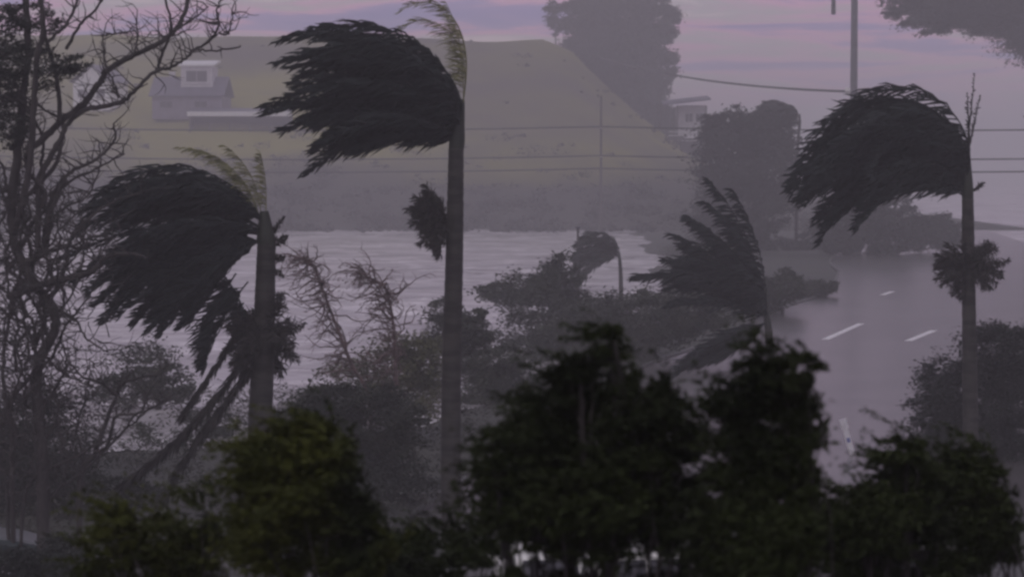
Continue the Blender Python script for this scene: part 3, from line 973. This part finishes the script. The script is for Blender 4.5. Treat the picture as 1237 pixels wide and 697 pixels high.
def scrub():
    rng = np.random.default_rng(81)
    b = MB()
    blobs = []
    for _ in range(520):
        y = 316 + abs(rng.normal()) * 26
        x = rng.uniform(-110, 52)
        z = max(0, float(hill_z(x, y)))
        r = rng.uniform(.8, 2.0)
        blobs.append((x, y, z + r * .25, r * 1.8, r, r * .55))
    for _ in range(90):                                 # tufts on the hill edge and dotted over the slope
        if rng.random() < .6:
            x, y = rng.uniform(8, 46), rng.uniform(405, 458)
        else:
            x, y = rng.uniform(-100, 30), rng.uniform(345, 455)
        r = rng.uniform(.35, 1.0)
        blobs.append((x, y, float(hill_z(x, y)) + r * .2, r * 1.9, r, r * .6))
    for _ in range(150):
        x, r = rng.uniform(-100, 22), rng.uniform(.5, 1.3)
        blobs.append((x, rng.uniform(307, 316), r * .2, r * 2.2, r, r * .5))
    leaf_cloud(b, rng, blobs, 70000, .38, .2, sub=4, spread=.7, wf=.5)
    o = b.build('hillside_scrub', M['scrub'])
    tag(o, 'low dark scrub covering the foot of the grassy hill', 'scrub', None, 'stuff')


scrub()


def undergrowth():
    rng = np.random.default_rng(82)
    b = MB()
    blobs = []
    for _ in range(300):
        y = rng.uniform(55, 88)
        x = rng.uniform(-.235, .06) * y
        r = rng.uniform(.35, .9)
        blobs.append((x, y, r * .3, r * 1.7, r * 1.3, r * .8))
    for _ in range(110):
        y = rng.uniform(95, 250)
        x = float(np.interp(y, [95, 120, 140, 200, 318], [1.5, 7, 11, 15, 18])) + rng.uniform(.2, 2.6) * y / 140
        r = rng.uniform(.5, 1.3)
        blobs.append((x, y, r * .3, r * 1.8, r * 1.3, r * .7))
    leaf_cloud(b, rng, blobs, 52000, .17, .05, sub=5, spread=.6, wf=.6)
    o = b.build('undergrowth', M['leaf_under'])
    tag(o, 'wet tangled undergrowth between the palms and the flood water', 'undergrowth', None, 'stuff')


undergrowth()


# ------------------------------------------------------------------ houses
def window(root, base, c, w, h, fw=.12, m='white'):
    """window facing the camera (-y) at local centre c"""
    b = MB()
    x, y, z = c
    for dx, dz, sx, sz in ((0, h / 2, w + fw, fw), (0, -h / 2, w + fw, fw)):
        b.box((x + dx, y, z + dz), (sx, .14, sz))
    for dx in (-w / 2, w / 2):
        b.box((x + dx, y, z), (fw, .14, h - fw - .004))
    b.box((x, y + .02, z), (.06, .08, h - fw - .004))
    f = b.build('window', M[m], root)
    g = MB()
    g.box((x, y + .055, z), (w - fw - .01, .03, h - fw - .01))
    g.build('pane', M['glass'], f)


def gable(b, w, dpt, z0, rh, over=.5, th=.18):
    """gable roof, ridge along x"""
    hx, hy = w / 2 + over, dpt / 2 + over
    for t in (0, th):
        pass
    v = [(-hx, -hy, z0), (hx, -hy, z0), (hx, 0, z0 + rh), (-hx, 0, z0 + rh), (-hx, hy, z0), (hx, hy, z0)]
    v2 = [(x, y, z + th) for x, y, z in v]
    b.add(v + v2, [(1, 0, 3, 2), (2, 3, 4, 5), (6, 7, 8, 9), (9, 8, 11, 10), (0, 1, 7, 6), (5, 4, 10, 11), (0, 6, 9, 3), (3, 9, 10, 4), (1, 2, 8, 7), (2, 5, 11, 8)])


def house_left():
    p = hit(232, 138)
    s = p[1] / F
    w, h = 84 * s, 2.7
    root = thing('house', 'hazy house with slate roof and white framed dormer on the hill', 'house', p, R(-4))
    b = MB()
    b.box((0, 0, h / 2 - .5), (w, 8, h + 1))
    b.build('wall', M['mauve'], root)
    b = MB()
    gable(b, w, 8, h + .02, 3.2)
    roof = b.build('roof', M['roof'], root)
    for x in (-w * .3, w * .2):
        window(root, None, (x, -4.05, 1.4), 2.2, 1.1, m='mauve')
    # dormer storey with white trim
    dx = 10 * s
    dw, dh = 38 * s, 3.4
    b = MB()
    b.box((dx, -.4, h + 1.6 + dh / 2), (dw, 4.5, dh))
    b.build('dormer', M['cream'], root)
    b = MB()
    z = h + 1.6 + dh
    v = [(dx - dw / 2 - .4, -3.0, z + .01), (dx + dw / 2 + .4, -3.0, z + .01), (dx + dw / 2 + .4, 2.4, z + .9), (dx - dw / 2 - .4, 2.4, z + .9)]
    b.add(v + [(a, c, e + .3) for a, c, e in v], [(3, 2, 1, 0), (4, 5, 6, 7), (0, 1, 5, 4), (1, 2, 6, 5), (2, 3, 7, 6), (3, 0, 4, 7)])
    b.build('dormer_roof', M['white'], root)
    window(root, None, (dx, -2.75, h + 1.6 + dh * .52), dw * .72, dh * .62, .3, m='cream')
    b = MB()
    b.box((-w * .3, 1, h + 3.2), (.9, .9, 2.2))
    b.build('chimney', M['cream'], roof)
    # long low shed below
    p = hit(290, 158)
    s = p[1] / F
    w = 126 * s
    root = thing('shed', 'long low shed with bright white roof edge on the hill', 'shed', p, 0)
    b = MB()
    b.box((0, 4, 1.1), (w - 1, .25, 3.2))
    for sx in (-1, 1):
        b.box((sx * (w / 2 - .4), 2.3, 1.1), (.2, 3.1, 3.2))
    b.build('wall', M['dark_wood'], root)
    b = MB()
    v = [(-w / 2, -.6, 2.72), (w / 2, -.6, 2.72), (w / 2, 4.6, 3.5), (-w / 2, 4.6, 3.5)]
    b.add(v + [(a, c, e + .16) for a, c, e in v], [(3, 2, 1, 0), (4, 5, 6, 7), (0, 1, 5, 4), (1, 2, 6, 5), (2, 3, 7, 6), (3, 0, 4, 7)])
    roof = b.build('roof', M['roof'], root)
    b = MB()
    b.box((0, -.66, 2.6), (w, .1, .75))
    b.build('fascia', M['white'], roof)
    for i in range(6):
        b = MB()
        b.box((-w / 2 + .4 + i * (w - .8) / 5, -.4, .9), (.18, .18, 2.7))
        b.build('post', M['dark_wood'], root)
    # pale house behind the bare branches
    p = hit(122, 127)
    s = p[1] / F
    root = thing('house', 'pale gabled house seen through the bare branches', 'house', p, R(80))
    b = MB()
    w, dp, h = 9.0, 46 * s, 3.4
    b.box((0, 0, h / 2 - .6), (w, dp, h + 1.2))
    hx = w / 2
    b.add([(-hx, -dp / 2 + .1, h + .003), (-hx, dp / 2 - .1, h + .003), (-hx, 0, h + 2.6), (hx, -dp / 2 + .1, h + .003), (hx, dp / 2 - .1, h + .003), (hx, 0, h + 2.6)], [(0, 1, 2), (3, 5, 4), (0, 3, 4, 1), (0, 2, 5, 3), (1, 4, 5, 2)])
    b.build('wall', M['white'], root)
    b = MB()
    gable(b, w, dp, h + .1, 2.9)
    b.build('roof', M['roof'], root)
    for y in (-1.6, 1.6):
        b = MB()
        b.box((-hx - .03, y, 1.7), (.12, 1.5, 1.3))
        f = b.build('window', M['dark_wood'], root)
        b = MB()
        b.box((-hx - .10, y, 1.7), (.03, 1.3, 1.1))
        b.build('pane', M['glass'], f)


house_left()


def house_right():
    d = 425.0
    p = rise(830, 190, d)
    s = d / F
    zt = at(830, 118, d)[2] - p[2]
    zb = at(830, 190, d)[2] - p[2]
    root = thing('raised_house', 'pale raised house with deck posts between tall tree and round tree', 'house', p, 0)
    hh = zt - zb
    w = 46 * s
    b = MB()
    b.box((.9, 3, zb + hh * .62), (w - 1.8, 5, hh * .5))
    b.build('wall', M['cream'], root)
    b = MB()
    b.box((0, 2, zb + hh * .30), (w + .6, 8, .35))
    b.build('deck', M['dark_wood'], root)
    b = MB()
    v = [(-w / 2 - 1, -2.6, zb + hh * .86), (w / 2 + .6, -2.6, zb + hh * .95), (w / 2 + .6, 6, zb + hh * 1.02), (-w / 2 - 1, 6, zb + hh * .93)]
    b.add(v + [(a, c, e + .3) for a, c, e in v], [(3, 2, 1, 0), (4, 5, 6, 7), (0, 1, 5, 4), (1, 2, 6, 5), (2, 3, 7, 6), (3, 0, 4, 7)])
    b.build('roof', M['roof'], root)
    for x in (-w / 2, -w / 2 + 1.5, w / 2 - .2):
        for y in (-1.7, 5.5):
            b = MB()
            b.box((x, y, (zb + hh * .86) / 2 - .3), (.3, .3, zb + hh * .86 + .5))
            b.build('post', M['dark_wood'], root)
    b = MB()
    for zz in (.36, .42, .48):
        b.box((0, -1.85, zb + hh * zz), (w, .08, .14))
    b.build('railing', M['white'], root)
    for x in (w * .05, w * .33):
        window(root, None, (x, .42, zb + hh * .66), 1.5, 1.7)
    b = MB()
    b.box((w * .2, 3, zb + hh * .13), (w * .7, 4.5, hh * .28))
    b.build('lower_room', M['dark_wood'], root)


house_right()


# ------------------------------------------------------------------ poles and cables
def poles():
    d = 300.0
    g = 'timber power poles along the hill foot'
    arms = (13.9, 10.2)
    root = None
    xs = [at(726, 200, d)[0] + k * 80.0 for k in (0, -1, 1)]
    for i, x in enumerate(xs):
        r_ = thing('power_pole', ['thin timber power pole at the hill foot above the small far palm', 'timber power pole at the hill foot behind the bare tree', 'timber power pole beyond the right palm trunk'][i], 'power pole', (x, d, 0), 0, g)
        b = MB()
        b.tube([(0, 0, -.3), (0, 0, 8), (0, 0, 18)], [.2, .17, .12], 8)
        b.build('pole', M['pole'], r_)
        for z, hw in ((13.7, .4), (9.95, 1.0)):
            b = MB()
            b.box((0, -.2, z), (.12, 2 * hw, .14))
            b.build('crossarm', M['pole'], r_)
        for (y, z) in ((-.2, 13.9), (-.9, 10.15), (.6, 10.15)):
            b = MB()
            b.tube([(0, y, z - .13), (0, y, z - .02), (0, y, z)], [.05, .08, .05], 6)
            b.build('insulator', M['ceramic'], r_)
        if i == 0:
            continue
    for (yy, z, lab) in ((-.2, 14.0, 'uppermost of the three power cables crossing before the hill'), (-.9, 10.25, 'middle power cable of the three crossing before the hill'), (.6, 8.6, 'lowest of the three power cables crossing before the hill')):
        b = MB()
        xx = [xs[1] - 80, xs[1], xs[0], xs[2], xs[2] + 80]
        pts = []
        for a, c in zip(xx[:-1], xx[1:]):
            for t in np.linspace(0, 1, 12, endpoint=False):
                pts.append((a + (c - a) * t, d + yy, z - 1.0 * 4 * t * (1 - t) * .5))
        pts.append((xx[-1], d + yy, z))
        b.tube(pts, .11, 5)
        o = b.build('power_cable', M['cable'], None)
        tag(o, lab, 'power cable', 'power cables crossing before the hill')
    # tall steel pole on the right with its hanging insulator and a cable to the far left
    d = 288.0
    p = at(1030, 287, d)
    p[2] = 0
    root = thing('steel_pole', 'tall grey steel pole rising out of frame above the right palm', 'pole', p)
    top = at(1030, -60, d)[2]
    b = MB()
    b.tube([(0, 0, -.3), (0, 0, 15), (0, 0, top)], [.55, .47, .38], 12)
    b.build('shaft', M['steel'], root, smooth=True)
    b = MB()
    za = at(1030, -22, d)[2]
    b.box((-1.2, 0, za), (5.5, .3, .3))
    b.build('crossarm', M['steel'], root)
    b = MB()
    zi = at(1005, 18, d)[2]
    n = 24
    zz = np.linspace(za - .16, zi, n)
    b.tube([(-2.6, 0, z) for z in zz], [.22 if i % 2 else .32 for i in range(n)], 8)
    b.build('insulator', M['steel'], root)
    b = MB()
    zc = at(1024, 110, d)[2]
    b.tube([(-.42, 0, zc), (-.8, 0, zc), (-1.1, 0, zc - .05)], [.3, .45, .3], 8)
    b.build('insulator', M['ceramic'], root)
    b = MB()
    a = p + np.array([-1.1, 0, zc - .05])
    c = at(700, 62, 462)
    t = np.linspace(0, 1, 40)[:, None]
    path = a + (c - a) * t
    path[:, 2] -= 1.6 * 4 * (t[:, 0]) * (1 - t[:, 0])
    b.tube(path, .16, 5)
    tag(b.build('power_cable', M['cable']), 'thick cable sloping through the pink sky to the steel pole', 'power cable')
    # thin pole by the small palm
    d = 150.0
    p = at(698, 367, d)
    p[2] = 0
    root = thing('thin_pole', 'thin dark pole beside the small far palm', 'pole', p)
    b = MB()
    zt = at(698, 276, d)[2]
    b.tube([(0, 0, -.2), (0, 0, zt)], [.10, .075], 8)
    b.build('shaft', M['pole'], root)
    b = MB()
    b.box((.0, 0, zt + .05), (.3, .3, .1))
    b.build('cap', M['steel'], root)


poles()


# ------------------------------------------------------------------ guide post and cars
def guide_post():
    p = hit(1030, 550)
    root = thing('guide_post', 'small white guide post leaning at the road edge above the low treetop', 'guide post', p)
    root.rotation_euler = (0, R(-16), 0)
    b = MB()
    b.box((0, 0, .38), (.17, .06, .96))
    b.build('post', M['post_white'], root)
    b = MB()
    b.box((0, -.03, .50), (.11, .012, .14))
    b.build('reflector', mat('blue_reflector', (.25, .28, .55), (.2, .22, .45), 8, .3), root)
    b = MB()
    b.box((.0, 0, 1.02), (.22, .08, .30))
    b.build('plate', M['post_white'], root)


guide_post()


def make_car(label, paint, loc, rz):
    root = thing('parked_car', label, 'car', loc, rz, 'cars parked below the treetops')
    # body loft along x (length 4.4): x, half width, bottom, shoulder height
    st = [(-2.2, .66, .42, .62), (-2.12, .78, .28, .80), (-1.75, .86, .22, .90), (-1.0, .88, .2, .93), (0, .89, .2, .94), (.9, .88, .2, .93), (1.5, .86, .22, .86), (1.95, .80, .25, .74), (2.15, .68, .34, .60)]
    b = MB()
    ring = []
    for x, hw, z0, z1 in st:
        ring.append([(x, -hw * .92, z0), (x, -hw, z0 + .12), (x, -hw, z1 - .14), (x, -hw * .93, z1 - .03), (x, -hw * .7, z1), (x, hw * .7, z1), (x, hw * .93, z1 - .03), (x, hw, z1 - .14), (x, hw, z0 + .12), (x, hw * .92, z0)])
    k = 10
    fs = []
    for i in range(len(st) - 1):
        for j in range(k):
            q = (j + 1) % k
            fs.append((i * k + j, (i + 1) * k + j, (i + 1) * k + q, i * k + q))
    fs += [tuple(range(k)), tuple((len(st) - 1) * k + j for j in range(k))[::-1]]
    b.add(np.array(ring).reshape(-1, 3), fs)
    # cabin
    cs = [(-1.75, .70, .90, .91), (-1.35, .66, .9, 1.36), (-.9, .63, .9, 1.45), (-.1, .62, .9, 1.47), (.35, .63, .9, 1.40), (1.1, .72, .88, .89)]
    ring = []
    for x, hw, z0, z1 in cs:
        ring.append([(x, -hw - .12, z0), (x, -hw + .01, z1 - .08), (x, -hw * .85, z1), (x, hw * .85, z1), (x, hw - .01, z1 - .08), (x, hw + .12, z0)])
    k = 6
    fs = []
    for i in range(len(cs) - 1):
        for j in range(k - 1):
            fs.append((i * k + j, (i + 1) * k + j, (i + 1) * k + j + 1, i * k + j + 1))
    b.add(np.array(ring).reshape(-1, 3), fs)
    b.build('body', paint, root, smooth=False)
    g = MB()
    g.add([(.42, -.52, 1.385), (.42, .52, 1.385), (1.05, .60, .95), (1.05, -.60, .95)], [(0, 3, 2, 1)])
    g.v[-1] += np.array([.02, 0, .022])
    g.build('windscreen', M['glass'], root)
    g = MB()
    g.add([(-1.42, -.52, 1.30), (-1.42, .52, 1.30), (-1.72, .58, .98), (-1.72, -.58, .98)], [(0, 1, 2, 3)])
    g.v[-1] += np.array([-.03, 0, .02])
    g.build('rear_window', M['glass'], root)
    for sgn in (-1, 1):
        for (xa, xb, xc, xd) in ((-1.3, -.45, -.45, -1.4), (-.35, .25, .75, -.35)):
            g = MB()
            g.add([(xa, sgn * .665, 1.34), (xb, sgn * .665, 1.35), (xc, sgn * .765, 1.0), (xd, sgn * .765, 1.0)], [(0, 1, 2, 3) if sgn > 0 else (3, 2, 1, 0)])
            g.v[-1] += np.array([0, sgn * .035, 0])
            g.build('side_window', M['glass'], root)
        g = MB()
        g.box((.62, sgn * .95, 1.0), (.18, .2, .13))
        g.build('wing_mirror', paint, root)
        g = MB()
        g.box((2.08, sgn * .56, .64), (.12, .3, .13))
        g.build('headlight', M['ceramic'], root)
        for x in (-1.35, 1.35):
            w = MB()
            th = np.linspace(0, 2 * math.pi, 21)[:-1]
            v = [(x + .32 * math.cos(a), sgn * y, .32 + .32 * math.sin(a)) for y in (.72, .92) for a in th]
            n = 20
            w.add(v, [(i, (i + 1) % n, n + (i + 1) % n, n + i) for i in range(n)] + [tuple(range(n)), tuple(range(n, 2 * n))[::-1]])
            t = w.build('wheel', M['tyre'], root)
            w = MB()
            v = [(x + .21 * math.cos(a), sgn * y, .32 + .21 * math.sin(a)) for y in (.9, .935) for a in th]
            w.add(v, [(i, (i + 1) % n, n + (i + 1) % n, n + i) for i in range(n)] + [tuple(range(n, 2 * n))[::-1]])
            w.build('rim', M['rim'], t)
    return root


def copy_thing(o, parent=None):
    c = o.copy()
    col.objects.link(c)
    if parent:
        c.parent = parent
    for ch in list(o.children):
        copy_thing(ch, c)
    return c


def place(px, roof_y):
    d = F * (CAM_Z - 1.46) / (roof_y - HORIZON)
    return (at(px, 600, d)[0], d, .006)


car = make_car('white car behind the largest treetop, showing only through its lower gaps', M['car_white'], place(795, 664), R(12))
c2 = copy_thing(car)
c2.location, c2.rotation_euler = place(655, 656), (0, 0, R(95))
c2['label'] = 'white car parked at the left lower edge of the largest treetop'
c3 = copy_thing(car)
c3.location, c3.rotation_euler = place(1078, 655), (0, 0, R(80))
c3['label'] = 'white car glimpsed through the low rounded treetop before the road'
make_car('dark teal parked car in the bottom left corner under the bare tree', M['car_teal'], place(-62, 616), R(8))

# ------------------------------------------------------------------ rain haze
m = bpy.data.materials.new('rain_haze')
m.use_nodes = True
t = m.node_tree
t.nodes.clear()
o_ = N(t, 'ShaderNodeOutputMaterial')
pv = N(t, 'ShaderNodeVolumePrincipled')
pv.inputs['Color'].default_value = (.87, .855, .875, 1)
pv.inputs['Density'].default_value = .0018
pv.inputs['Anisotropy'].default_value = .0
t.links.new(pv.outputs['Volume'], o_.inputs['Volume'])
b = MB()
b.box((0, 2150, 29), (6200, 4800, 61))
hz = b.build('haze', m)
tag(hz, 'grey rain haze filling the air over the whole scene', 'haze', None, 'stuff')
